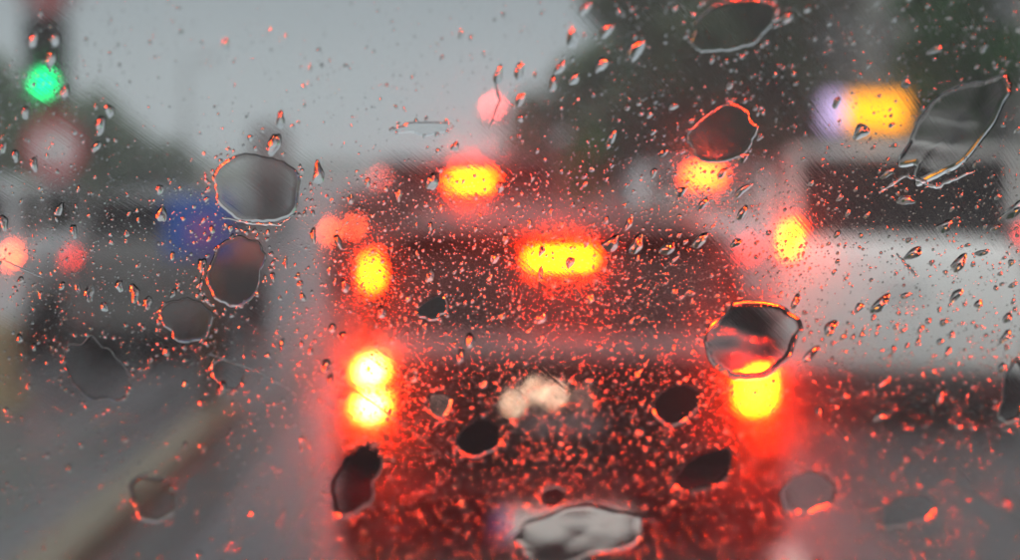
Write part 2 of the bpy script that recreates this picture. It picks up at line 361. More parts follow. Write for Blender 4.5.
make_car('silver_car', 'silver car ahead of the white van showing an orange high brake lamp', 'car',
         (708 - 510) / 94.5, k3, W=1.78, Ln=4.2, H=1.76, belt=1.15, body=P_SILVER, roof_w=.72, rake=.3,
         lamps=[(-.72, .85, .05, .12, E_FOG), (.74, .85, .05, .12, E_FOG)], high=(0, 1.62, .32, .11, E_HIGHB), extra=[(.43, .84, .12, .12, E_FOG)])
make_car('queue_car', 'grey car further up the queue, two small red lamps showing past the people carrier', 'car',
         -1.36, 17.0, W=1.8, Ln=4.2, H=1.43, belt=1.02, body=P_GREY,
         lamps=[(-.80, .92, .06, .06, E_FAR), (-.50, .98, .05, .05, E_FAR), (.72, .92, .06, .06, E_FAR)])
make_car('distant_car', 'distant dark car where the road bends, with one red lamp over the queue', 'car',
         -3.9, 50, W=1.8, Ln=4.2, H=1.7, belt=1.1, body=P_GREY,
         lamps=[(-.68, 1.0, .13, .13, emitter('distant_lamp', (1, .13, .09), 26)), (.72, 1.0, .13, .13, E_DIM)])
make_car('city_car', 'small grey city car beyond the lane divider, one dull red lamp lit', 'car',
         -3.3, 12.5, W=1.3, Ln=3.6, H=1.5, belt=1.05, plate=False, body=paint('mid_grey_paint', (.13, .128, .125), 0), roof_w=.74,
         lamps=[(-.57, .94, .05, .05, emitter('dull_lamp', (1, .05, .04), 13)), (.70, .94, .05, .05, M_REDLENS)])
make_car('estate_car', 'pale grey car half out of frame with one red lamp lit, beside the signal post', 'car',
         -5.2, 12.6, W=1.72, Ln=4.1, H=1.6, belt=1.08, body=P_PALE, roof_w=.74,
         lamps=[(-.74, .95, .05, .05, E_DIM), (.76, .95, .06, .06, E_FAR)])

# ------------------------------------------------------------------ street furniture
def signal(name, label, loc, pole_h, lit, head_z, m_post, e, group=None, px=0.06):
    t = thing(name, label, 'traffic light', loc, 0, group)
    bm = BM(); cyl(bm, (0, 0, 0), (0, 0, pole_h), px, px * .9, 14); obj('post', bm, m_post, t, True)
    bm = BM(); box(bm, -.26, .26, -.28, -.07, head_z - .52, head_z + .52, .03); hd = obj('signal_head', bm, M_DARKP, t)
    bm = BM(); box(bm, -.05, .05, -.08, .08, head_z - .3, head_z - .24); box(bm, -.05, .05, -.08, .08, head_z + .24, head_z + .3); obj('bracket', bm, M_STEEL, t)
    for i, zz in enumerate((.32, 0, -.32)):
        bm = BM(); lens(bm, Vector((0, -.29, head_z + zz)), .11)
        off = mat('unlit_signal_lens', ((.05, .01, .01), (.05, .03, .01), (.01, .03, .02))[i], .2)
        obj('signal_lens', bm, e if i == lit else off, hd)
        bm = BM()
        sec = []
        for k in range(11):
            a = R(-10 + 200 * k / 10)
            sec.append((math.cos(a), math.sin(a)))
        v0 = [[bm.verts.new(Vector((r * c, y, head_z + zz + r * s_))) for c, s_ in sec] for r, y in ((.13, -.28), (.128, -.46), (.12, -.46), (.122, -.28))]
        for a, b in zip(v0, v0[1:] + v0[:1]):
            for k in range(10): bm.faces.new((a[k], a[k + 1], b[k + 1], b[k]))
        obj('visor', bm, M_DARKP, hd)
    return t
YS = 17.4; kS = F / YS
E_GRN = emitter('green_signal', (0.0, 1.0, 0.26), 8)
xs = (56 - 510) / kS
sig = signal('traffic_light', 'traffic light showing green on a dull red post, with a round red-ringed sign below it', (xs, YS, 0), 3.75, 2, HC + (154 - 85) / kS + .32, M_REDPOST, E_GRN, px=.12)
bm = BM(); box(bm, -.36, .36, -.09, -.05, 3.62, 4.2, .02); obj('red_plate', bm, mat('faded_red_plate', (.22, .09, .09), .5, noise=(.2, 8)), sig)
zc = HC + (154 - 148) / kS
rs = thing('round_sign', 'round road sign with a red ring and pale centre fixed to the green signal post', 'road sign', (xs + .03, YS - .09, zc))
bm = BM(); bmesh.ops.create_cone(bm, cap_ends=True, segments=40, radius1=.36, radius2=.36, depth=.02, matrix=Matrix.Rotation(R(90), 4, 'X')); obj('red_ring', bm, M_SIGNR, rs)
bm = BM(); bmesh.ops.create_cone(bm, cap_ends=True, segments=40, radius1=.25, radius2=.25, depth=.006, matrix=Matrix.Translation((0, -.0135, 0)) @ Matrix.Rotation(R(90), 4, 'X')); obj('pale_disc', bm, M_SIGNW, rs)
bm = BM(); box(bm, -.05, .05, .011, .03, -.05, .05); obj('clamp', bm, M_STEEL, rs)

E_SRED = emitter('red_signal', (1.0, 0.09, 0.08), 85)
YR = 60.0; kR = F / YR
signal('traffic_light', 'distant traffic light showing red above the queue', ((493 - 510) / kR, YR, 0), HC + (154 - 100) / kR + .3, 0, HC + (154 - 107) / kR - .32, M_STEEL, E_SRED, px=.05)

YB = 9.5; kB = F / YB
bs = thing('blue_sign', 'blue square sign with a mauve patch on a brown post, standing on the lane divider', 'road sign', ((201 - 510) / kB, YB, .1))
bm = BM(); cyl(bm, (.03, .05, 0), (.03, .05, 1.55), .045, seg=14); obj('post', bm, mat('brown_post', (.12, .08, .045), .5, noise=(.3, 9)), bs, True)
bm = BM(); box(bm, -.24, .21, -.02, .0, HC + (154 - 256) / kB - .1, HC + (154 - 196) / kB - .1, .006); pn = obj('sign_panel', bm, M_BLUE, bs)
zz = HC + (154 - 232) / kB - .1
bm = BM(); bmesh.ops.create_cone(bm, cap_ends=True, segments=24, radius1=.10, radius2=.10, depth=.005, matrix=Matrix.Translation((.02, -.024, zz)) @ Matrix.Rotation(R(90), 4, 'X')); obj('mauve_patch', bm, M_MAUVE, pn)

def street_lamp(px, topy, Y, label):
    k = F / Y; h = HC + (154 - topy) / k
    t = thing('street_lamp', label, 'street lamp', ((px - 510) / k, Y, 0), 0)
    bm = BM(); cyl(bm, (0, 0, 0), (0, 0, h), .12, .07, 12); obj('post', bm, M_STEEL, t, True)
    bm = BM(); tube(bm, [Vector((0, 0, h - .1)), Vector((.3, 0, h + .2)), Vector((1.0, 0, h + .3))], [.06, .05, .05], 8); ar = obj('arm', bm, M_STEEL, t, True)
    bm = BM(); box(bm, .8, 1.5, -.14, .14, h + .2, h + .34, .04); obj('lamp_head', bm, M_STEEL, ar)
street_lamp(188, 66, 62, 'faint grey street lamp against the pale sky, right of the green signal')

YC = 38.0; kC = F / YC
ac = thing('advertising_column', 'squat grey-brown advertising column rising into the pale sky behind the large round water patch', 'advertising column', ((271 - 510) / kC, YC, 0))
hC = HC + (154 - 122) / kC
bm = BM(); cyl(bm, (0, 0, .25), (0, 0, hC - .25), .52, seg=28); obj('drum', bm, mat('grey_brown_posters', (.16, .125, .12), .6, noise=(.35, 2.2)), ac, True)
bm = BM(); cyl(bm, (0, 0, 0), (0, 0, .25), .6, seg=28); obj('base', bm, M_PAVE, ac)
bm = BM(); cyl(bm, (0, 0, hC - .25), (0, 0, hC), .6, .3, seg=28); obj('cap', bm, M_STEEL, ac)

YL = 26.0; kL = F / YL
ls = thing('lit_sign', 'glowing amber sign with a violet-white end panel above the white van', 'sign', ((852 - 510) / kL, YL, 0.12))
zl = HC + (154 - 112) / kL - .12
bm = BM(); cyl(bm, (0, .12, 0), (0, .12, zl + .3), .07, seg=12); obj('post', bm, M_STEEL, ls, True)
bm = BM(); box(bm, -.62, 1.02, -.05, .05, zl - .42, zl + .42, .03); cb = obj('sign_case', bm, M_DARKP, ls)
bm = BM(); box(bm, -.14, .92, -.07, -.052, zl - .32, zl + .30, .008); obj('amber_panel', bm, emitter('amber_panel_glow', (1.0, .34, .0), 3.0), cb)
bm = BM(); box(bm, -.58, -.18, -.07, -.052, zl - .34, zl + .32, .008); obj('violet_panel', bm, emitter('violet_panel_glow', (.72, .55, .95), 1.15), cb)

pb = thing('concrete_block', 'tan concrete block at the edge of the frame below the pale grey car', 'concrete block', (-3.95, 10.3, 0))
bm = BM(); box(bm, -.3, .3, -.2, .2, .06, .62, .04); obj('block', bm, M_TAN, pb)
bm = BM(); box(bm, -.36, .36, -.25, .25, 0, .06, .01); obj('foot', bm, M_TAN, pb)

# ------------------------------------------------------------------ buildings
def building(X0, X1, Y0, Y1, H, label, face, mw):
    t = thing('building', label, 'building', ((X0 + X1) / 2, (Y0 + Y1) / 2, 0))
    cx, cy = (X0 + X1) / 2, (Y0 + Y1) / 2
    bm = BM(); box(bm, X0 - cx, X1 - cx, Y0 - cy, Y1 - cy, 0, H); obj('wall', bm, mw, t)
    bm = BM(); box(bm, X0 - cx - .35, X1 - cx + .35, Y0 - cy - .35, Y1 - cy + .35, H, H + .35, .05); rf = obj('roof', bm, mat('slate', (.06, .06, .07), .5), t)
    bm = BM(); box(bm, -.5, .5, -.6, .6, H + .35, H + 1.8); obj('chimney', bm, M_STONE, rf)
    fr0 = pn0 = None; xf = X0 - cx
    nfl = int((H - 1) // 3.1); n = int((Y1 - Y0) // 3.2)
    mg = mat('dark_window_glass', (.04, .05, .055), .08)
    mf = mat('window_frame', (.45, .44, .42), .5)
    for fl in range(nfl):
        for i in range(n):
            y = Y0 - cy + (i + .5) * (Y1 - Y0) / n; z = 1.1 + fl * 3.1
            if fr0 is None:
                b1 = BM()
                for a in ((-.07, .0, -.62, -.55, 0, 1.7), (-.07, .0, .55, .62, 0, 1.7), (-.07, 0, -.55, .55, 1.63, 1.7), (-.12, 0, -.7, .7, -.08, 0), (-.06, 0, -.03, .03, 0, 1.63)): box(b1, *a)
                o = obj('window', b1, mf, t); fr0 = o.data
                b2 = BM(); box(b2, -.03, -.006, -.55, .55, 0, 1.63); q = obj('pane', b2, mg, o); pn0 = q.data
            else:
                o = bpy.data.objects.new('window', fr0); C.objects.link(o); o.parent = t
                q = bpy.data.objects.new('pane', pn0); C.objects.link(q); q.parent = o
            o.location = (xf, y, z)
    return t
building(10.5, 20, 22, 45, 13, 'grey-brown rendered building behind the lit amber sign', -1, M_STONE)
building(10.8, 20, 46, 64, 12, 'darker plain building beyond the grey-brown one, mostly behind trees', -1, mat('dark_render', (.2, .19, .175), .8, noise=(.2, 1.5)))

# ------------------------------------------------------------------ trees
def tree(px, topy, Y, wpx, mleaf, label, n=2600, leaf=.16, low=.3, group=None, squash=1.0):
    k = F / Y; h = HC + (154 - topy) / k; rw = wpx / k / 2
    rr = random.Random(int(px * 7 + Y)); nr = np.random.RandomState(int(px * 3 + Y * 11) % 99991)
    t = thing('tree', label, 'tree', ((px - 510) / k, Y, 0), rr.uniform(0, 6), group)
    bm = BM(); tr = max(.08, h * .022)
    ch = h * low
    tube(bm, [Vector((0, 0, 0)), Vector((.05, .02, ch)), Vector((-.08, .1, h * .6)), Vector((.1, 0, h * .9))], [tr * 1.3, tr, tr * .6, tr * .15], 8)
    tips = []
    for i in range(9):
        a = i * 2.4 + rr.uniform(-.3, .3); z0 = ch * .8 + (h * .8 - ch * .8) * i / 9; L_ = rw * rr.uniform(.5, .85)
        p0 = Vector((0, 0, z0)); p1 = p0 + Vector((math.cos(a) * L_ * .5, math.sin(a) * L_ * .5, L_ * .25)); p2 = p0 + Vector((math.cos(a) * L_, math.sin(a) * L_, L_ * .6))
        tube(bm, [p0, p1, p2], [tr * .5, tr * .3, tr * .1], 5); tips += [p1, p2]
    obj('trunk', bm, M_BARK, t, True)
    # leaf clumps spread through the crown
    cz = (ch + h) / 2; rz_ = (h - ch) / 2
    cl = []
    for i in range(34):
        while True:
            v = nr.uniform(-1, 1, 3)
            if .25 < np.linalg.norm(v) < 1: break
        cl.append((v * [rw * .82, rw * .82, rz_ * .85] + [0, 0, cz], nr.uniform(.18, .34) * rw))
    per = n // len(cl); V = []
    for c, r in cl:
        d = nr.normal(size=(per, 3)); d /= np.linalg.norm(d, axis=1)[:, None]
        p = c + d * (r * nr.uniform(.3, 1.05, (per, 1)))
        p = p[p[:, 2] > ch * .6]
        m = len(p); a = nr.normal(size=(m, 3)); a /= np.linalg.norm(a, axis=1)[:, None]; b = np.cross(a, nr.normal(size=(m, 3))); b /= np.linalg.norm(b, axis=1)[:, None] + 1e-9
        s = leaf * nr.uniform(.6, 1.3, (m, 1))
        V.append(np.stack([p - a * s, p + b * s * .55, p + a * s, p - b * s * .55], 1))
    V = np.concatenate(V).reshape(-1, 3); nq = len(V) // 4
    me = bpy.data.meshes.new('crown'); me.from_pydata(V.tolist(), [], np.arange(nq * 4).reshape(-1, 4).tolist()); me.materials.append(mleaf)
    o = bpy.data.objects.new('crown', me); C.objects.link(o); o.parent = t
    return t
GL, GR = 'trees beyond the far pavement', 'trees along the building side'
tree(-40, 50, 46, 190, M_LEAF[0], 'tall grey-green tree behind the green signal post, cut by the frame edge', 5200, .3, .12, GL)
tree(52, 88, 52, 150, M_LEAF[0], 'grey-green tree directly behind the round red-ringed sign', 4600, .3, .12, GL)
tree(105, 122, 62, 120, M_LEAF[0], 'lower grey-green tree stepping down towards the blue sign', 3600, .32, .1, GL)
tree(150, 146, 70, 100, M_LEAF[1], 'lowest dark tree in the row, above the blue sign', 3000, .32, .05, GL)
tree(20, 120, 40, 170, M_LEAF[1], 'dark shrubby tree low behind the pale grey car', 4000, .26, .05, GL)
tree(692, -80, 36, 230, M_LEAF[1], 'large dark tree whose edge meets the pale sky over the silver car', 8000, .24, .12, GR)
tree(556, 72, 50, 100, M_LEAF[1], 'smaller dark tree below the sloping skyline, right of the distant red signal', 3200, .28, .05, GR)
tree(588, 128, 33, 52, M_LEAF[2], 'small brighter green tree over the roof of the black car', 1800, .15, .1, GR)
tree(610, 12, 44, 120, M_LEAF[0], 'middle-sized grey-green tree on the slope of the skyline above the silver car', 4200, .26, .08, GR)
tree(770, 30, 40, 150, M_LEAF[0], 'slender pale green tree left of the lit amber sign', 3000, .26, .12, GR)
tree(860, -120, 46, 240, M_LEAF[3], 'brownish tree rising behind the lit amber sign', 3000, .28, .15, GR)
tree(1000, -100, 31, 230, M_LEAF[2], 'green tree in the upper corner, behind the long smeared water patch', 6000, .22, .2, GR)

# ------------------------------------------------------------------ windscreen
TH = R(39) + PITCH                       # slope of the glass
gU = Vector((1, 0, 0)); gV = Vector((0, -math.cos(TH), math.sin(TH))); gN = Vector((0, math.sin(TH), math.cos(TH)))
YAW = R(3)
Rz = Matrix.Rotation(YAW, 3, 'Z'); gU = Rz @ gU; gV = Rz @ gV; gN = Rz @ gN
TG = 0.0025
eye = Vector((0, 0, HC))
axis = ray(510, 280).normalized()
d_ = ray(510, 215); O_ = eye + d_ * (D0 / (d_.dot(axis)))      # point on the outer face
def P(px, py):                            # pixel -> (u, v) on the outer face, through the slab
    d = ray(px, py).normalized()
    t = (O_ - gN * TG - eye).dot(gN) / d.dot(gN); p = eye + d * t
    ct = d.dot(gN); eta = 1 / 1.5
    dt = (d * eta + gN * (math.sqrt(1 - eta * eta * (1 - ct * ct)) - eta * ct)).normalized()
    q = p + dt * (TG / dt.dot(gN)) - O_
    return q.dot(gU), q.dot(gV)
RU, RV = 3.5, 9.0
def sag(u, v): return -(u * u) / (2 * RU) - (v * v) / (2 * RV)
def G(u, v, h=0.0):                       # a point at height h above the outer face
    return O_ + gU * u + gV * v + gN * (sag(u, v) + h)

def interp_poly(cx, cy, rx, ry, rot, seed, irr=.12, n=144):
    q = random.Random(seed); ph = [q.uniform(0, 6.28) for _ in range(9)]; am = [q.uniform(.3, 1) for _ in range(9)]
    out = []
    for k in range(n):
        a = 2 * math.pi * k / n
        r = 1 + irr * sum(am[j] * math.sin((j + 2) * a + ph[j]) / (1 + j * .75) for j in range(9)) * .5
        r += .006 * math.sin(19 * a + ph[0]) * (1 + math.sin(3 * a + ph[2])) + .003 * math.sin(27 * a + ph[1]) * (1 + math.sin(2 * a + ph[3]))
        x, y = rx * r * math.cos(a), ry * r * math.sin(a)
        out.append((cx + x * math.cos(rot) - y * math.sin(rot), cy + x * math.sin(rot) + y * math.cos(rot)))
    return out
# cx, cy, rx, ry, rot(deg, clockwise on the picture), irregularity, height mm, ripple, label
PATCH = [
 (257, 187, 43, 36, 5, .16, .5, 1.4, 'round water patch with a bright scalloped lower rim in front of the grey-brown column'),
 (236, 269, 37, 27, -52, .25, .45, 1.2, 'slanting oval water patch below the round one, right of the blue sign'),
 (187, 317, 25, 23, 10, .25, .4, .9, 'small water patch with a bright foot hanging below the blue sign'),
 (228, 372, 17, 15, 0, .3, .25, .6, 'faint small water patch beside the brown sign post'),
 (97, 366, 28, 34, -25, .35, .2, 1.5, 'faint swirled water patch over the grey road left of the sign post'),
 (153, 493, 25, 21, 0, .3, 1.0, .8, 'dark rimmed round drop over the sandy kerb strip'),
 (356, 478, 25, 34, 22, .32, .7, .6, 'big dark ragged water patch in the red glow under the tail lamp pair'),
 (433, 308, 16, 12, -25, .3, .6, .5, 'small dark water patch over the rear window of the black car'),
 (479, 437, 23, 19, -30, .18, .7, .4, 'dark oval water patch between the tail lamps, left of the white glints'),
 (439, 404, 12, 14, 0, .25, .5, .5, 'little dark water patch beside the left pair of brake bulbs'),
 (553, 495, 15, 11, -15, .15, .9, .3, 'small dark ring-shaped drop just above the number plate'),
 (676, 403, 26, 18, -30, .14, .8, .3, 'dark tilted oval water patch with a red beaded rim, near the right tail lamp'),
 (704, 468, 33, 18, -22, .22, .7, .5, 'dark long water patch on the lower tailgate, under the red-beaded oval'),
 (806, 488, 28, 20, -25, .2, .8, .4, 'grey-black oval water patch with red beads at its foot, below the right tail lamp'),
 (906, 502, 28, 15, -18, .25, .3, .5, 'faint grey oval water patch low on the wet road beside the car'),
 (752, 338, 50, 37, -32, .16, 1.3, 1.3, 'large glassy water patch overlapping the top of the right tail lamp'),
 (723, 133, 37, 26, -35, .2, .5, .4, 'grey oval water patch with a red lit lower rim above the silver car'),
 (733, 24, 40, 27, -20, .25, .3, .5, 'pale round water patch touching the top edge against the trees'),
 (954, 124, 76, 27, -43, .35, 1.9, 2.6, 'longest water patch, a slanted smear with wavy bright and black rims over the white van'),
 (1010, 386, 13, 30, 15, .3, 1.0, .8, 'dark narrow water patch cut by the frame edge beside the white van'),
 (578, 531, 66, 26, -4, .28, .45, 3.5, 'wrinkled wide water patch lying over the number plate'),
 (424, 128, 26, 7, -4, .4, .8, .8, 'flat dark splash of water in the sky above the people carrier'),
]
MASK = []
def water():
    m = bpy.data.materials.new('water'); m.use_nodes = True; n = m.node_tree; n.nodes.clear()
    g = n.nodes.new('ShaderNodeBsdfGlass'); g.inputs['IOR'].default_value = 1.33; g.inputs['Roughness'].default_value = 0.0
    o = n.nodes.new('ShaderNodeOutputMaterial'); n.links.new(g.outputs[0], o.inputs[0]); return m
M_WATER = water()
GAP = 0.00004
BEAD_SIGN = [1]
def mesh_obj(name, verts, faces, m, parent=None):
    c = Vector(verts[0]); vol = 0.0              # outward faces: flip when the signed volume is negative
    for f in faces[:4000]:
        a = Vector(verts[f[0]]) - c
        for i in range(1, len(f) - 1): vol += a.dot((Vector(verts[f[i]]) - c).cross(Vector(verts[f[i + 1]]) - c))
    if name == 'rain_beads': vol = BEAD_SIGN[0]
    else: BEAD_SIGN[0] = vol
    if vol < 0: faces = [tuple(reversed(f)) for f in faces]
    me = bpy.data.meshes.new(name); me.from_pydata(verts, [], faces); me.materials.append(m)
    me.polygons.foreach_set('use_smooth', [True] * len(me.polygons))
    o = bpy.data.objects.new(name, me); C.objects.link(o)
    if parent: o.parent = parent
    return o
def film(poly, H, ripple, seed, name, label, rings=14, power=5.0):
    uv = [P(*p) for p in poly]; n = len(uv)
    cu = sum(a for a, b in uv) / n; cv = sum(b for a, b in uv) / n
    q = random.Random(seed); wv = [(q.uniform(0, 6.28), q.uniform(250, 900), q.uniform(0, 6.28)) for _ in range(6)]
    rip = lambda u, v: sum(math.sin((u * math.cos(a) + v * math.sin(a)) * f + p) * (300 / f) for a, f, p in wv) / 6
    soft = H < .72
    size = math.sqrt(sum((a - cu) ** 2 + (b - cv) ** 2 for a, b in uv) / n)
    hm = H * .00042 * min(1, size / .005)
    edge = min(.4, .0007 / size)              # width of the rounded rim as a share of the radius
    rho = [0, .06] + [(1 - edge) * (i / 8) for i in range(1, 9)] + [1 - edge + edge * math.sin(math.pi / 2 * (i + 1) / 7) for i in range(7)]; rings = 16
    V = [tuple(G(cu, cv, GAP + hm * (1 + .10 * ripple * rip(cu, cv) + .05)))]; Fc = []
    for i in range(1, rings + 1):
        r = rho[i]; te = max(0, (r - 1 + edge) / edge); pf = max(0, 1 - te ** 2) ** (.75 if soft else .6); pf = 0 if i == rings else pf
        for a, b in uv:
            u, v = cu + (a - cu) * r, cv + (b - cv) * r
            h = hm * pf * (1 + .10 * ripple * rip(u, v) + .05 * (1 - r * r))
            V.append(tuple(G(u, v, GAP + max(h, 0))))
    for k in range(n): Fc.append((0, 1 + k, 1 + (k + 1) % n))
    for i in range(rings - 1):
        a, b = 1 + i * n, 1 + (i + 1) * n
        for k in range(n): Fc.append((a + k, b + k, b + (k + 1) % n, a + (k + 1) % n))
    lr = 1 + (rings - 1) * n
    base = len(V)
    V.append(tuple(G(cu, cv, GAP))); V += V[lr:lr + n]
    for k in range(n): Fc.append((base, base + 1 + (k + 1) % n, base + 1 + k))
    o = mesh_obj(name, V, Fc, M_WATER)
    MASK.append((uv, .35 if (soft and 'dark' not in label) else 1.0))
    return tag(o, label, 'water patch' if name == 'water_patch' else 'water trail')
for i, (cx, cy, rx, ry, rot, irr, H, rip, lab) in enumerate(PATCH):
    film(interp_poly(cx, cy, rx, ry, R(rot), 100 + i, irr), H, rip, i, 'water_patch', lab)
def trail(pts, w, label, seed, H=.18):
    q = random.Random(seed); up, dn = [], []
    P2 = []
    for (x0, y0), (x1, y1) in zip(pts, pts[1:]):
        for k in range(10): P2.append((x0 + (x1 - x0) * k / 10 + q.uniform(-1, 1) * w * .3, y0 + (y1 - y0) * k / 10 + q.uniform(-1, 1) * w * .3))
    P2.append(pts[-1]); n = len(P2); V, Fc = [], []
    for i, (x, y) in enumerate(P2):
        x0, y0 = P2[max(i - 1, 0)]; x1, y1 = P2[min(i + 1, n - 1)]; L_ = math.hypot(x1 - x0, y1 - y0) or 1
        nx, ny = -(y1 - y0) / L_, (x1 - x0) / L_; ww = w * (.35 + .65 * q.random()) * math.sin(math.pi * (i + .35) / (n + .1)) ** .3
        for a, h in ((-1, 0), (-.7, .6), (0, 1), (.7, .6), (1, 0)):
            u, v = P(x + nx * ww * a, y + ny * ww * a); V.append(tuple(G(u, v, GAP + h * H * .001 * ww / w)))
    for i in range(n - 1):
        for k in range(5):
            a = i * 5; k2 = (k + 1) % 5; Fc.append((a + k, a + k2, a + 5 + k2, a + 5 + k))
    Fc.append((4, 3, 2, 1, 0)); e_ = (n - 1) * 5; Fc.append((e_, e_ + 1, e_ + 2, e_ + 3, e_ + 4))
    return tag(mesh_obj('water_trail', V, Fc, M_WATER), label, 'water trail')
trail([(2, 253), (20, 262), (44, 273)], 0.8, 'thin water line slanting under the pair of red lamps at the far edge', 1)
trail([(205, 350), (255, 368), (290, 388)], 0.7, 'thin water line across the top of the brown sign post', 2)
trail([(330, 372), (372, 402), (410, 428), (440, 452)], 1.3, 'thin dark water line crossing the lower brake bulb', 3)
trail([(896, 250), (906, 262), (917, 272)], 2.4, 'short ladder-like water line on the white panel below the van window', 5, .6)
trail([(878, 190), (905, 172), (935, 183), (975, 166)], 3.2, 'curled bright water line under the longest smeared patch', 6, .6)
trail([(495, 80), (500, 100), (490, 128)], 1.6, 'short dark water line across the distant red signal', 7)
trail([(222, 216), (250, 222), (280, 224), (296, 212)], 2.2, 'white gleaming water line along the foot of the round patch', 8, .7)
trail([(205, 262), (200, 290), (212, 304)], 2.8, 'bright water line linking two patches beside the blue sign', 9, .6)

# rain beads: sizes and slants follow the picture, the beads sit on the glass
def inside(px, py, pad=2):
    for (cx, cy, rx, ry, rot, irr, *_r) in PATCH:
        a = R(rot); dx, dy = px - cx, py - cy; x, y = dx * math.cos(a) + dy * math.sin(a), -dx * math.sin(a) + dy * math.cos(a)
        if (x / (rx + pad)) ** 2 + (y / (ry + pad)) ** 2 < 1: return True
    return False
def density(x, y):
    d = 1.0
    if y < 170 and 120 < x < 560: d = .22 + .3 * max(0, (x - 340) / 220) * (y / 170)
    if y < 60 and x < 120: d = .5
    if y > 380 and x < 300: d = .55
    if 30 < x < 330 and 180 < y < 360: d = 1.5
    if 300 < x < 800 and 170 < y < 560: d = 1.75 - max(0, (y - 330) / 230) * .5
    if 780 <= x < 960 and y > 380: d = 1.6
    if x > 780 and 170 < y < 470: d = 1.25
    return d
# slow drifts of density so beads gather in bands and leave gaps
gx = np.random.RandomState(5).rand(60, 60)
def vn(x, y, s):
    x, y = x / s + 13, y / s + 13; i, j = int(x) % 58, int(y) % 58; fx, fy = x - int(x), y - int(y)
    return (gx[i, j] * (1 - fx) + gx[i + 1, j] * fx) * (1 - fy) + (gx[i, j + 1] * (1 - fx) + gx[i + 1, j + 1] * fx) * fy
def slant(x, y):
    a = 95 if x < 420 else 95 + min(1, (x - 420) / 250) * 38      # degrees, picture sense: 90 upright, more leans to the right at its top
    return a
beads = []
rq = random.Random(11)
def make_bead(x, y, r, ar):
    low = max(0, min(1, (y - 340) / 170)); r *= 1 - .15 * low; ar = 1 + (ar - 1) * (1 - .7 * low)
    th = R(180 - slant(x, y) + rq.gauss(0, 16)); return (x, y, r, ar, th, rq.random())
XA, XB, YA, YB_ = -260, 1280, -130, 700
n_try = 0
while n_try < 44000:
    n_try += 1
    x, y = rq.uniform(XA, XB), rq.uniform(YA, YB_)
    dn = density(min(max(x, 0), 1020), min(max(y, 0), 560)) * (.35 + 1.3 * vn(x, y, 38) * (.4 + vn(y, x, 11)))
    if not (0 < x < 1020 and 0 < y < 560): dn *= .45
    if rq.random() > dn * .42: continue
    if inside(x, y, 1): continue
    r = min(6.0, .88 * math.exp(rq.gauss(0, .45)))
    beads.append(make_bead(x, y, r, 1.0 + abs(rq.gauss(0, .5)) * min(1, r / 1.5)))
for _ in range(420):
    x, y = rq.uniform(-150, 1170), rq.uniform(-60, 620)
    if rq.random() > density(min(max(x, 0), 1020), min(max(y, 0), 560)) * .8 or inside(x, y, 5): continue
    r = min(5.5, 2.5 * math.exp(rq.gauss(0, .3)))
    beads.append(make_bead(x, y, r, 1.2 + abs(rq.gauss(0, .7))))
# the finest mist of beads, thick over the queue
for _ in range(48000):
    x, y = rq.uniform(-150, 1170), rq.uniform(-60, 640)
    q = .10 + (.9 if 300 < x < 830 and y > 150 else 0) * min(1, max(0, y - 150) / 120) + (.25 if x > 780 and y > 160 else 0) + (.2 if x < 300 and 160 < y < 370 else 0)
    if rq.random() > q * (.3 + 1.2 * vn(x + 50, y + 20, 27) * (.3 + 1.2 * vn(y, x, 9))) or inside(x, y, 1): continue
    beads.append(make_bead(x, y, rq.uniform(.42, .8), 1.0 + .5 * rq.random()))
for _ in range(800):
    x, y = rq.uniform(230, 960), rq.uniform(370, 600)
    if inside(x, y, 3) or vn(x, y, 21) < .3: continue
    beads.append(make_bead(x, y, rq.uniform(1.0, 1.7), 1.0))
# beads gathered round the rims of the water patches
for (cx, cy, rx, ry, rot, irr, *_r) in PATCH:
    for k in range(int((rx + ry) * .55)):
        a = rq.uniform(0, 6.283); f = 1.0 + rq.uniform(.10, .28); x, y = rx * f * math.cos(a), ry * f * math.sin(a); q = R(rot)
        beads.append(make_bead(cx + x * math.cos(q) - y * math.sin(q), cy + x * math.sin(q) + y * math.cos(q), rq.uniform(1, 2.4), 1.3))
# notable single beads seen in the photograph: x, y, r, aspect
NOTE = [(572, 38, 5, 2.2), (585, 8, 4, 2), (636, 50, 6, 2.2), (560, 68, 4, 1.8), (553, 84, 4, 2), (519, 72, 5, 1.8), (520, 100, 4, 1.8), (607, 30, 4.5, 2), (274, 143, 6, 2.1), (318, 172, 5, 2.6),
        (101, 122, 5, 2.0), (110, 108, 4, 1.8), (97, 143, 3.5, 1.8), (162, 212, 5, 1.7), (160, 187, 3.5, 1.6), (432, 182, 6, 1.6), (500, 187, 4, 1.5), (612, 243, 6, 1.9), (637, 244, 6, 1.8), (668, 248, 5, 2), (570, 262, 4, 1.6),
        (905, 80, 4, 1.4), (860, 130, 6, 1.8), (836, 100, 3.5, 1.8), (944, 222, 5, 2), (958, 258, 5, 2.4), (912, 250, 5, 2), (905, 197, 5, 1.8), (1012, 205, 6, 2), (955, 290, 4, 2.2), (880, 300, 6, 2), (830, 325, 5, 2), (1000, 360, 4, 1.5),
        (222, 385, 4.5, 1.9), (135, 290, 5, 1.9), (90, 290, 5, 1.7), (148, 300, 4, 1.8), (120, 282, 4, 1.7), (202, 263, 4, 2), (60, 205, 4, 1.8), (35, 160, 4, 1.8), (52, 55, 4, 2), (56, 35, 4.5, 1.5), (34, 36, 4, 2), (66, 87, 4, 1.6),
        (590, 298, 4, 1.6), (430, 275, 4, 2), (345, 285, 4, 2), (736, 242, 4, 1.6), (742, 212, 4, 2), (700, 240, 5, 2), (795, 300, 4, 2), (905, 452, 3, 1.5), (527, 502, 4, 1), (640, 430, 4, 1.4)]
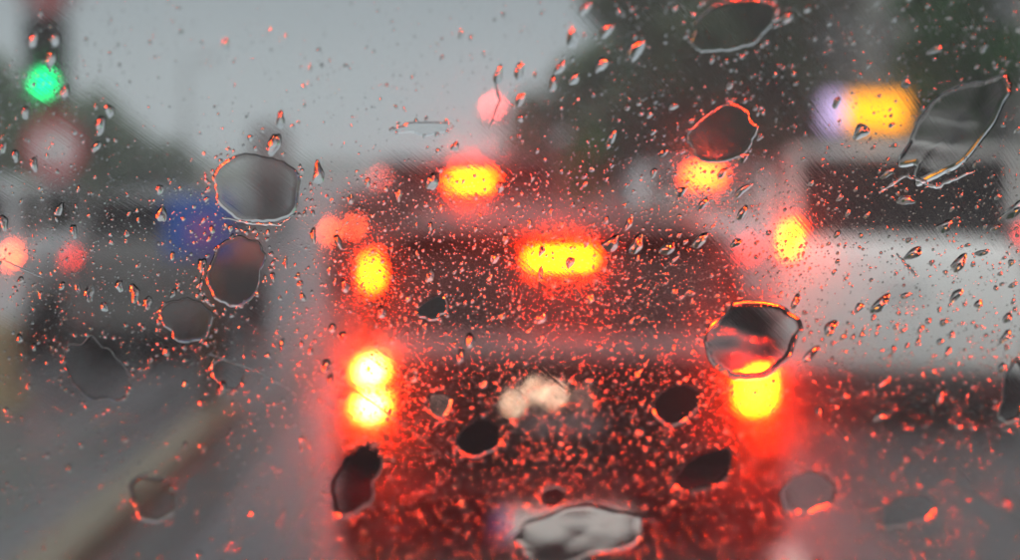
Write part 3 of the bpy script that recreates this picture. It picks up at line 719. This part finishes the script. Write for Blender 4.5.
for x, y, r, ar in NOTE: beads.append(make_bead(x, y, r, ar))

# no two beads touch: where they would, the smaller one has already run into the larger
beads.sort(key=lambda b: -b[2]); cells = {}; kept = []
for b in beads:
    cx_, cy_ = int(b[0] // 14), int(b[1] // 14); ext_ = b[2] * (1 + (b[3] - 1) * .5); ok_ = True
    for ii in (-1, 0, 1):
        for jj in (-1, 0, 1):
            for (x2, y2, e2) in cells.get((cx_ + ii, cy_ + jj), ()):
                if (x2 - b[0]) ** 2 + (y2 - b[1]) ** 2 < (ext_ + e2) ** 2 * 1.1: ok_ = False; break
    if ok_:
        kept.append(b); cells.setdefault((cx_, cy_), []).append((b[0], b[1], ext_))
beads = kept
def bead_geo(x, y, r, ar, th, sd, nseg, nring):
    u0, v0 = P(x, y); ux, vx = P(x + 1, y); uy, vy = P(x, y + 1)
    jx, jy = (ux - u0, vx - v0), (uy - u0, vy - v0)
    q = random.Random(int(sd * 1e6)); ph = [q.uniform(0, 6.28) for _ in range(3)]; bend = q.uniform(-.5, .5) * (ar - 1)
    ext = r * math.hypot(*jx); V = []
    Hh = ext * (.32 + .24 * q.random() + .12 * max(0, min(1, (y - 380) / 80)))
    Hh = min(Hh, ext * .8); Rs = (ext * ext + Hh * Hh) / (2 * Hh); wob = .3 if r < 1.6 else 1.0
    c, s = math.cos(th), math.sin(th)
    taper = q.uniform(-.35, .35)
    def pt(rho, a):
        rr = rho * (1 + wob * (.10 * math.sin(2 * a + ph[0]) + .10 * math.sin(3 * a + ph[1]) + .05 * math.sin(5 * a + ph[2])))
        ly = rr * math.sin(a) ; lx = rr * math.cos(a)
        a_ = ly * (1 + taper * lx) + bend * .35 * (lx * lx - .3); b_ = lx * ar
        X = r * (b_ * c - a_ * s); Y = -r * (b_ * s + a_ * c)
        return X, Y
    V.append(G(u0, v0, GAP + Hh))
    for i in range(1, nring + 1):
        rho = math.sin(math.pi / 2 * i / nring) if i < nring else 1.0
        h = max(0, math.sqrt(Rs * Rs - (rho * ext) ** 2) - (Rs - Hh))
        for k in range(nseg):
            X, Y = pt(rho, 2 * math.pi * k / nseg)
            V.append(G(u0 + jx[0] * X + jy[0] * Y, v0 + jx[1] * X + jy[1] * Y, GAP + h))
    n = nseg; V.append(G(u0, v0, GAP)); V += V[-1 - n:-1]; Fc = [(0, 1 + k, 1 + (k + 1) % n) for k in range(n)]
    for i in range(nring - 1):
        a, b = 1 + i * n, 1 + (i + 1) * n
        Fc += [(a + k, b + k, b + (k + 1) % n, a + (k + 1) % n) for k in range(n)]
    base = len(V) - 1 - n
    Fc += [(base, base + 1 + (k + 1) % n, base + 1 + k) for k in range(n)]
    return V, Fc
ANCHOR = [(44, 85, 'the green signal'), (48, 148, 'the round red-ringed sign'), (45, 30, 'the signal housing'), (110, 200, 'the trees behind the estate car'), (8, 255, 'the pale grey car lamp'), (72, 257, 'the dull city car lamp'),
  (192, 225, 'the blue sign'), (257, 187, 'the round water patch'), (236, 269, 'the slanting oval patch'), (187, 317, 'the small bright-footed patch'), (97, 366, 'the faint swirled patch'), (120, 310, 'the city car bumper'),
  (188, 90, 'the faint street lamp'), (270, 140, 'the advertising column'), (400, 60, 'the open sky'), (493, 107, 'the distant red signal'), (470, 182, 'the orange lamp of the people carrier'), (343, 228, 'the two small red lamps'),
  (372, 272, 'the tall lamp of the people carrier'), (562, 262, 'the high brake lamp of the black car'), (433, 308, 'the small dark patch on the rear window'), (370, 385, 'the pair of brake bulbs'), (640, 300, 'the rear window of the black car'),
  (540, 395, 'the warm white glints'), (479, 437, 'the dark oval patch by the white glints'), (676, 403, 'the red-beaded dark oval'), (757, 400, 'the single tall brake lamp'), (752, 338, 'the large glassy patch'), (575, 525, 'the number plate'),
  (356, 478, 'the big dark ragged patch'), (704, 468, 'the long dark patch'), (806, 488, 'the grey-black oval patch'), (906, 502, 'the faint patch on the wet road'), (153, 493, 'the dark rimmed drop on the kerb'), (90, 450, 'the wet road by the kerb'), (270, 450, 'the dark gutter'),
  (560, 150, 'the small bright green tree'), (640, 60, 'the large dark trees'), (723, 133, 'the grey oval patch'), (708, 175, 'the orange lamp of the silver car'), (733, 24, 'the pale patch at the top edge'), (868, 112, 'the amber sign'), (850, 40, 'the brownish tree'),
  (958, 124, 'the longest smeared patch'), (793, 240, 'the tall lamp of the white van'), (915, 210, 'the rear window of the white van'), (870, 290, 'the badge area of the white van'), (960, 310, 'the white tailgate corner'), (880, 370, 'the lower edge of the white van'), (920, 430, 'the shadow under the white van')]
def where(x, y):
    ax, ay, nm = min(ANCHOR, key=lambda t: (t[0] - x) ** 2 + (t[1] - y) ** 2)
    dx, dy = x - ax, y - ay
    if math.hypot(dx, dy) < 16: return 'right over ' + nm
    far_ = 'just ' if math.hypot(dx, dy) < 36 else 'well '
    return ((far_ + ('above ' if dy < 0 else 'below ')) if abs(dy) > abs(dx) else ('close beside ' if far_ == 'just ' else 'out beside ')) + nm
order = sorted(range(len(beads)), key=lambda i: -(beads[i][2] ** 2 * beads[i][3]) * (1 if (0 < beads[i][0] < 1020 and 0 < beads[i][1] < 560) else .0001))
big = set(order[:285])
Vs, Fs, off = [], [], 0
for i, (x, y, r, ar, th, sdd) in enumerate(beads):
    if i in big:
        V, Fc = bead_geo(x, y, r, ar, th, sdd, 20, 6)
        c0 = V[-1].copy()
        o = mesh_obj('raindrop', [tuple(v - c0) for v in V], Fc, M_WATER); o.location = c0
        z = where(x, y); w_ = ('fat ' if r > 3.6 else 'medium ' if r > 2.8 else 'small ') + ('long' if ar > 1.9 else 'oval' if ar > 1.35 else 'round'); tag(o, w_ + ' raindrop ' + z, 'raindrop', 'larger raindrops clinging to the windscreen')
    else:
        V, Fc = bead_geo(x, y, r, ar, th, sdd, (8 if r < .75 else 12 if r < 1.5 else 16), (2 if r < .6 else 3 if r < .9 else 4))
        Vs += [tuple(v) for v in V]; Fs += [tuple(j + off for j in f) for f in Fc]; off += len(V)
o = mesh_obj('rain_beads', Vs, Fs, M_WATER)
tag(o, 'thousands of tiny rain beads scattered over the whole windscreen', 'rain beads', kind='stuff')
print('beads', len(beads), 'tris', sum(len(f) - 2 for f in Fs))

# the pane: fine grid in the viewed part, coarse beyond; 'wet' marks where clear water covers the greasy film
def axis_pts(a, b, A, B, step, n):
    return np.concatenate([np.linspace(A, a, n, endpoint=False), np.arange(a, b, step), np.linspace(b, B, n)])
us = axis_pts(-.17, .17, -.72, .72, .0008, 24); vs_ = axis_pts(-.17, .085, -.42, .34, .0009, 16)
cs = [P(0, 0), P(1020, 0), P(0, 560), P(1020, 560)]; print('frame on glass', [(round(a, 3), round(b, 3)) for a, b in cs])
wet = np.zeros((len(us), len(vs_)), np.float32)
UU, VV = np.meshgrid(us, vs_, indexing='ij')
for poly, wetness in MASK:
    pu = np.array([a for a, b in poly]); pv = np.array([b for a, b in poly]); n = len(pu)
    bx = np.where((us > pu.min() - .001) & (us < pu.max() + .001))[0]; by = np.where((vs_ > pv.min() - .001) & (vs_ < pv.max() + .001))[0]
    if len(bx) == 0 or len(by) == 0: continue
    sub = np.ix_(bx, by); u, v = UU[sub], VV[sub]; ins = np.zeros(u.shape, bool)
    for k in range(n):
        x0, y0, x1, y1 = pu[k], pv[k], pu[(k + 1) % n], pv[(k + 1) % n]
        c_ = ((y0 > v) != (y1 > v)) & (u < (x1 - x0) * (v - y0) / (y1 - y0 + 1e-12) + x0); ins ^= c_
    wet[sub] = np.maximum(wet[sub], ins.astype(np.float32) * wetness)
NU, NV = len(us), len(vs_)
sg = -(UU ** 2) / (2 * RU) - (VV ** 2) / (2 * RV)
pos = np.array(O_)[None, None] + UU[..., None] * np.array(gU) + VV[..., None] * np.array(gV) + sg[..., None] * np.array(gN)
pos_in = pos - TG * np.array(gN)
idx = np.arange(NU * NV).reshape(NU, NV)
fo = np.stack([idx[:-1, :-1], idx[1:, :-1], idx[1:, 1:], idx[:-1, 1:]], -1).reshape(-1, 4)
# inner face uses a thinned copy of the grid edges only where needed: same grid keeps the slab parallel
allv = np.concatenate([pos.reshape(-1, 3), pos_in.reshape(-1, 3)]); nn = NU * NV
fi = fo[:, ::-1] + nn
def strip(e):
    e = np.array(e); return np.stack([e[:-1], e[:-1] + nn, e[1:] + nn, e[1:]], -1)
fe = np.concatenate([strip(idx[:, 0]), strip(idx[::-1, -1]), strip(idx[0, ::-1]), strip(idx[-1, :])])
faces = np.concatenate([fo, fi, fe])[:, ::-1]
me = bpy.data.meshes.new('glass_pane')
me.vertices.add(len(allv)); me.vertices.foreach_set('co', allv.astype(np.float32).ravel())
me.loops.add(faces.size); me.loops.foreach_set('vertex_index', faces.astype(np.int32).ravel())
me.polygons.add(len(faces)); me.polygons.foreach_set('loop_start', np.arange(0, faces.size, 4, dtype=np.int32))
me.polygons.foreach_set('material_index', np.concatenate([np.zeros(len(fo)), np.ones(len(fi) + len(fe))]).astype(np.int32))
me.polygons.foreach_set('use_smooth', np.concatenate([np.ones(len(fo) + len(fi)), np.zeros(len(fe))]).astype(bool))
me.update(calc_edges=True); me.validate()
at_ = me.attributes.new('wet', 'FLOAT', 'POINT'); at_.data.foreach_set('value', np.concatenate([wet.ravel(), np.zeros(nn, np.float32)]))
uva = me.attributes.new('gu', 'FLOAT_VECTOR', 'POINT')
c3 = np.zeros((2 * nn, 3), np.float32); c3[:nn, 0] = UU.ravel(); c3[:nn, 1] = VV.ravel(); c3[nn:, 0] = UU.ravel(); c3[nn:, 1] = VV.ravel(); uva.data.foreach_set('vector', c3.ravel())

K_SOFT, R_SOFT = 0.05, 0.14       # share and roughness of the fine film
K_WIDE, R_WIDE = 0.018, 0.25       # share and roughness of the misty film
def film_mat():
    m = bpy.data.materials.new('filmed_glass'); m.use_nodes = True; n = m.node_tree; n.nodes.clear(); Lk = n.links.new
    def N(t, **kw):
        x = n.nodes.new(t)
        for a, b in kw.items(): x.inputs[a].default_value = b
        return x
    wa = n.nodes.new('ShaderNodeAttribute'); wa.attribute_name = 'wet'; ca = n.nodes.new('ShaderNodeAttribute'); ca.attribute_name = 'gu'
    inv = n.nodes.new('ShaderNodeMath'); inv.operation = 'SUBTRACT'; inv.inputs[0].default_value = 1.0; Lk(wa.outputs['Fac'], inv.inputs[1])
    # wiper streaks: long fine arcs
    mp = n.nodes.new('ShaderNodeMapping'); mp.inputs['Scale'].default_value = (30, 2200, 1)
    mr = n.nodes.new('ShaderNodeMapping'); mr.inputs['Rotation'].default_value = (0, 0, R(52)); Lk(ca.outputs['Vector'], mr.inputs[0]); Lk(mr.outputs[0], mp.inputs[0]); st = N('ShaderNodeTexNoise'); st.inputs['Scale'].default_value = 1; st.inputs['Detail'].default_value = 2; Lk(mp.outputs[0], st.inputs['Vector'])
    sr = n.nodes.new('ShaderNodeMapRange'); sr.inputs['From Min'].default_value = .3; sr.inputs['From Max'].default_value = .7; sr.inputs['To Min'].default_value = .45; sr.inputs['To Max'].default_value = 1.55; Lk(st.outputs['Fac'], sr.inputs['Value'])
    bn = N('ShaderNodeTexNoise'); bn.inputs['Scale'].default_value = 60; bn.inputs['Detail'].default_value = 3; Lk(ca.outputs['Vector'], bn.inputs['Vector'])
    br = n.nodes.new('ShaderNodeMapRange'); br.inputs['From Min'].default_value = .35; br.inputs['From Max'].default_value = .65; br.inputs['To Min'].default_value = .6; br.inputs['To Max'].default_value = 1.3; Lk(bn.outputs['Fac'], br.inputs['Value'])
    m1 = n.nodes.new('ShaderNodeMath'); m1.operation = 'MULTIPLY'; Lk(sr.outputs[0], m1.inputs[0]); Lk(br.outputs[0], m1.inputs[1])
    m2 = n.nodes.new('ShaderNodeMath'); m2.operation = 'MULTIPLY'; Lk(m1.outputs[0], m2.inputs[0]); Lk(inv.outputs[0], m2.inputs[1])
    def fac(k):
        a = n.nodes.new('ShaderNodeMath'); a.operation = 'MULTIPLY'; a.use_clamp = True; Lk(m2.outputs[0], a.inputs[0]); a.inputs[1].default_value = k; return a
    bp = n.nodes.new('ShaderNodeBump'); bp.inputs['Strength'].default_value = .012; bp.inputs['Distance'].default_value = .0003; Lk(st.outputs['Fac'], bp.inputs['Height'])
    gg = N('ShaderNodeBsdfGlass', IOR=1.5, Roughness=0.0); g9 = N('ShaderNodeBsdfGlass', IOR=1.5, Roughness=.07); Lk(bp.outputs[0], gg.inputs['Normal']); Lk(bp.outputs[0], g9.inputs['Normal'])
    g0 = n.nodes.new('ShaderNodeMixShader'); Lk(fac(.22).outputs[0], g0.inputs[0]); Lk(gg.outputs[0], g0.inputs[1]); Lk(g9.outputs[0], g0.inputs[2])
    g1 = N('ShaderNodeBsdfGlass', IOR=1.5, Roughness=R_SOFT); g2 = N('ShaderNodeBsdfGlass', IOR=1.5, Roughness=R_WIDE); g1.distribution = 'GGX'; g2.distribution = 'BECKMANN'
    x1 = n.nodes.new('ShaderNodeMixShader'); Lk(fac(K_SOFT).outputs[0], x1.inputs[0]); Lk(g0.outputs[0], x1.inputs[1]); Lk(g1.outputs[0], x1.inputs[2])
    x2 = n.nodes.new('ShaderNodeMixShader'); Lk(fac(K_WIDE).outputs[0], x2.inputs[0]); Lk(x1.outputs[0], x2.inputs[1]); Lk(g2.outputs[0], x2.inputs[2])
    o = n.nodes.new('ShaderNodeOutputMaterial'); Lk(x2.outputs[0], o.inputs[0]); return m
def clear_glass():
    m = bpy.data.materials.new('clear_glass'); m.use_nodes = True; n = m.node_tree; n.nodes.clear()
    g = n.nodes.new('ShaderNodeBsdfGlass'); g.inputs['IOR'].default_value = 1.5; g.inputs['Roughness'].default_value = 0
    o = n.nodes.new('ShaderNodeOutputMaterial'); n.links.new(g.outputs[0], o.inputs[0]); return m
me.materials.append(film_mat()); me.materials.append(clear_glass())
wsn = thing('windscreen', 'sloping rain-covered windscreen filling the whole view, filmed with wiper streaks', 'windscreen', tuple(G(0, -.42, 0)))
bpy.context.view_layer.update()
gp = bpy.data.objects.new('glass_pane', me); C.objects.link(gp); gp.parent = wsn; gp.matrix_parent_inverse = wsn.matrix_world.inverted()
bm = BM(); loop = []
for (ua, va), (ub, vb) in (((-.72, -.42), (.72, -.42)), ((.72, -.42), (.72, .34)), ((.72, .34), (-.72, .34)), ((-.72, .34), (-.72, -.42))):
    for k in range(12): loop.append(G(ua + (ub - ua) * k / 12, va + (vb - va) * k / 12, -.001))
tube(bm, loop + [loop[0]], [.009] * (len(loop) + 1), 8)
sl_ = obj('rubber_seal', bm, M_RUB, wsn, True); sl_.matrix_parent_inverse = wsn.matrix_world.inverted()

# ------------------------------------------------------------------ the cabin the camera sits in
M_DASH = mat('charcoal_dash_plastic', (0.012, 0.012, 0.013), 0.8, noise=(.3, 60), bump=.2, bscale=300)
M_LINING = mat('grey_headlining', (0.05, 0.05, 0.052), 0.95, noise=(.1, 40))
P_OWN = paint('charcoal_paint', (0.02, 0.02, 0.022))
cab = thing('vehicle_cabin', 'dark cabin and bonnet of the vehicle the picture is taken from, behind the windscreen', 'vehicle', (0, 0, 0))
bm = BM(); loft(bm, [[Vector((-.84, y, 1.0)), Vector((.84, y, 1.0)), Vector((.84, y, z - .04)), Vector((.5, y, z)), Vector((-.5, y, z)), Vector((-.84, y, z - .04))] for y, z in ((-.1, 1.40), (.05, 1.47), (.35, 1.49), (.60, 1.49))]); obj('dashboard', bm, M_DASH, cab, True)
bm = BM(); loft(bm, [[Vector((-.86 * w_, y, .45)), Vector((.86 * w_, y, .45)), Vector((.86 * w_, y, z - .12)), Vector((.6 * w_, y, z)), Vector((-.6 * w_, y, z)), Vector((-.86 * w_, y, z - .12))] for y, z, w_ in ((.67, 1.46, 1), (.95, 1.40, 1), (1.25, 1.29, .97), (1.45, 1.12, .92), (1.52, .9, .88))]); obj('bonnet', bm, P_OWN, cab, True)
bm = BM(); box(bm, -.80, .80, -2.2, .02, 2.10, 2.15, .02); obj('roof', bm, M_LINING, cab)
bm = BM(); box(bm, -.80, .80, -2.26, -2.2, .5, 2.15, .02); obj('rear_panel', bm, M_DASH, cab)
for s_ in (-1, 1):
    bm = BM(); box(bm, s_ * .83 - .03, s_ * .83 + .03, -2.2, .6, .5, 1.45, .02); obj('door_panel', bm, M_DASH, cab)
    for yy in (-1.1, -.05):
        bm = BM(); box(bm, s_ * .8 - .03, s_ * .8 + .03, yy - .05, yy + .05, 1.45, 2.12, .01); obj('pillar', bm, M_LINING, cab)
for sx in (-.4, .4):
    bm = BM(); box(bm, sx - .24, sx + .24, -.95, -.75, .9, 1.7, .06); sb = obj('seat', bm, M_SEAT, cab)
    bm = BM(); box(bm, sx - .13, sx + .13, -.93, -.82, 1.72, 1.95, .04); obj('headrest', bm, M_SEAT, sb)

# ------------------------------------------------------------------ rain haze in the air
HAZE = 0.0026
if HAZE > 0:
    bm = BM(); box(bm, -150, 150, -12, 500, -1.0, 20)
    hm = bpy.data.materials.new('rain_haze'); hm.use_nodes = True; n = hm.node_tree; n.nodes.clear()
    v = n.nodes.new('ShaderNodeVolumePrincipled'); v.inputs['Density'].default_value = HAZE; v.inputs['Color'].default_value = (.9, .93, .95, 1); v.inputs['Anisotropy'].default_value = .3
    o = n.nodes.new('ShaderNodeOutputMaterial'); n.links.new(v.outputs[0], o.inputs['Volume'])
    tag(obj('haze', bm, hm), kind='stuff')
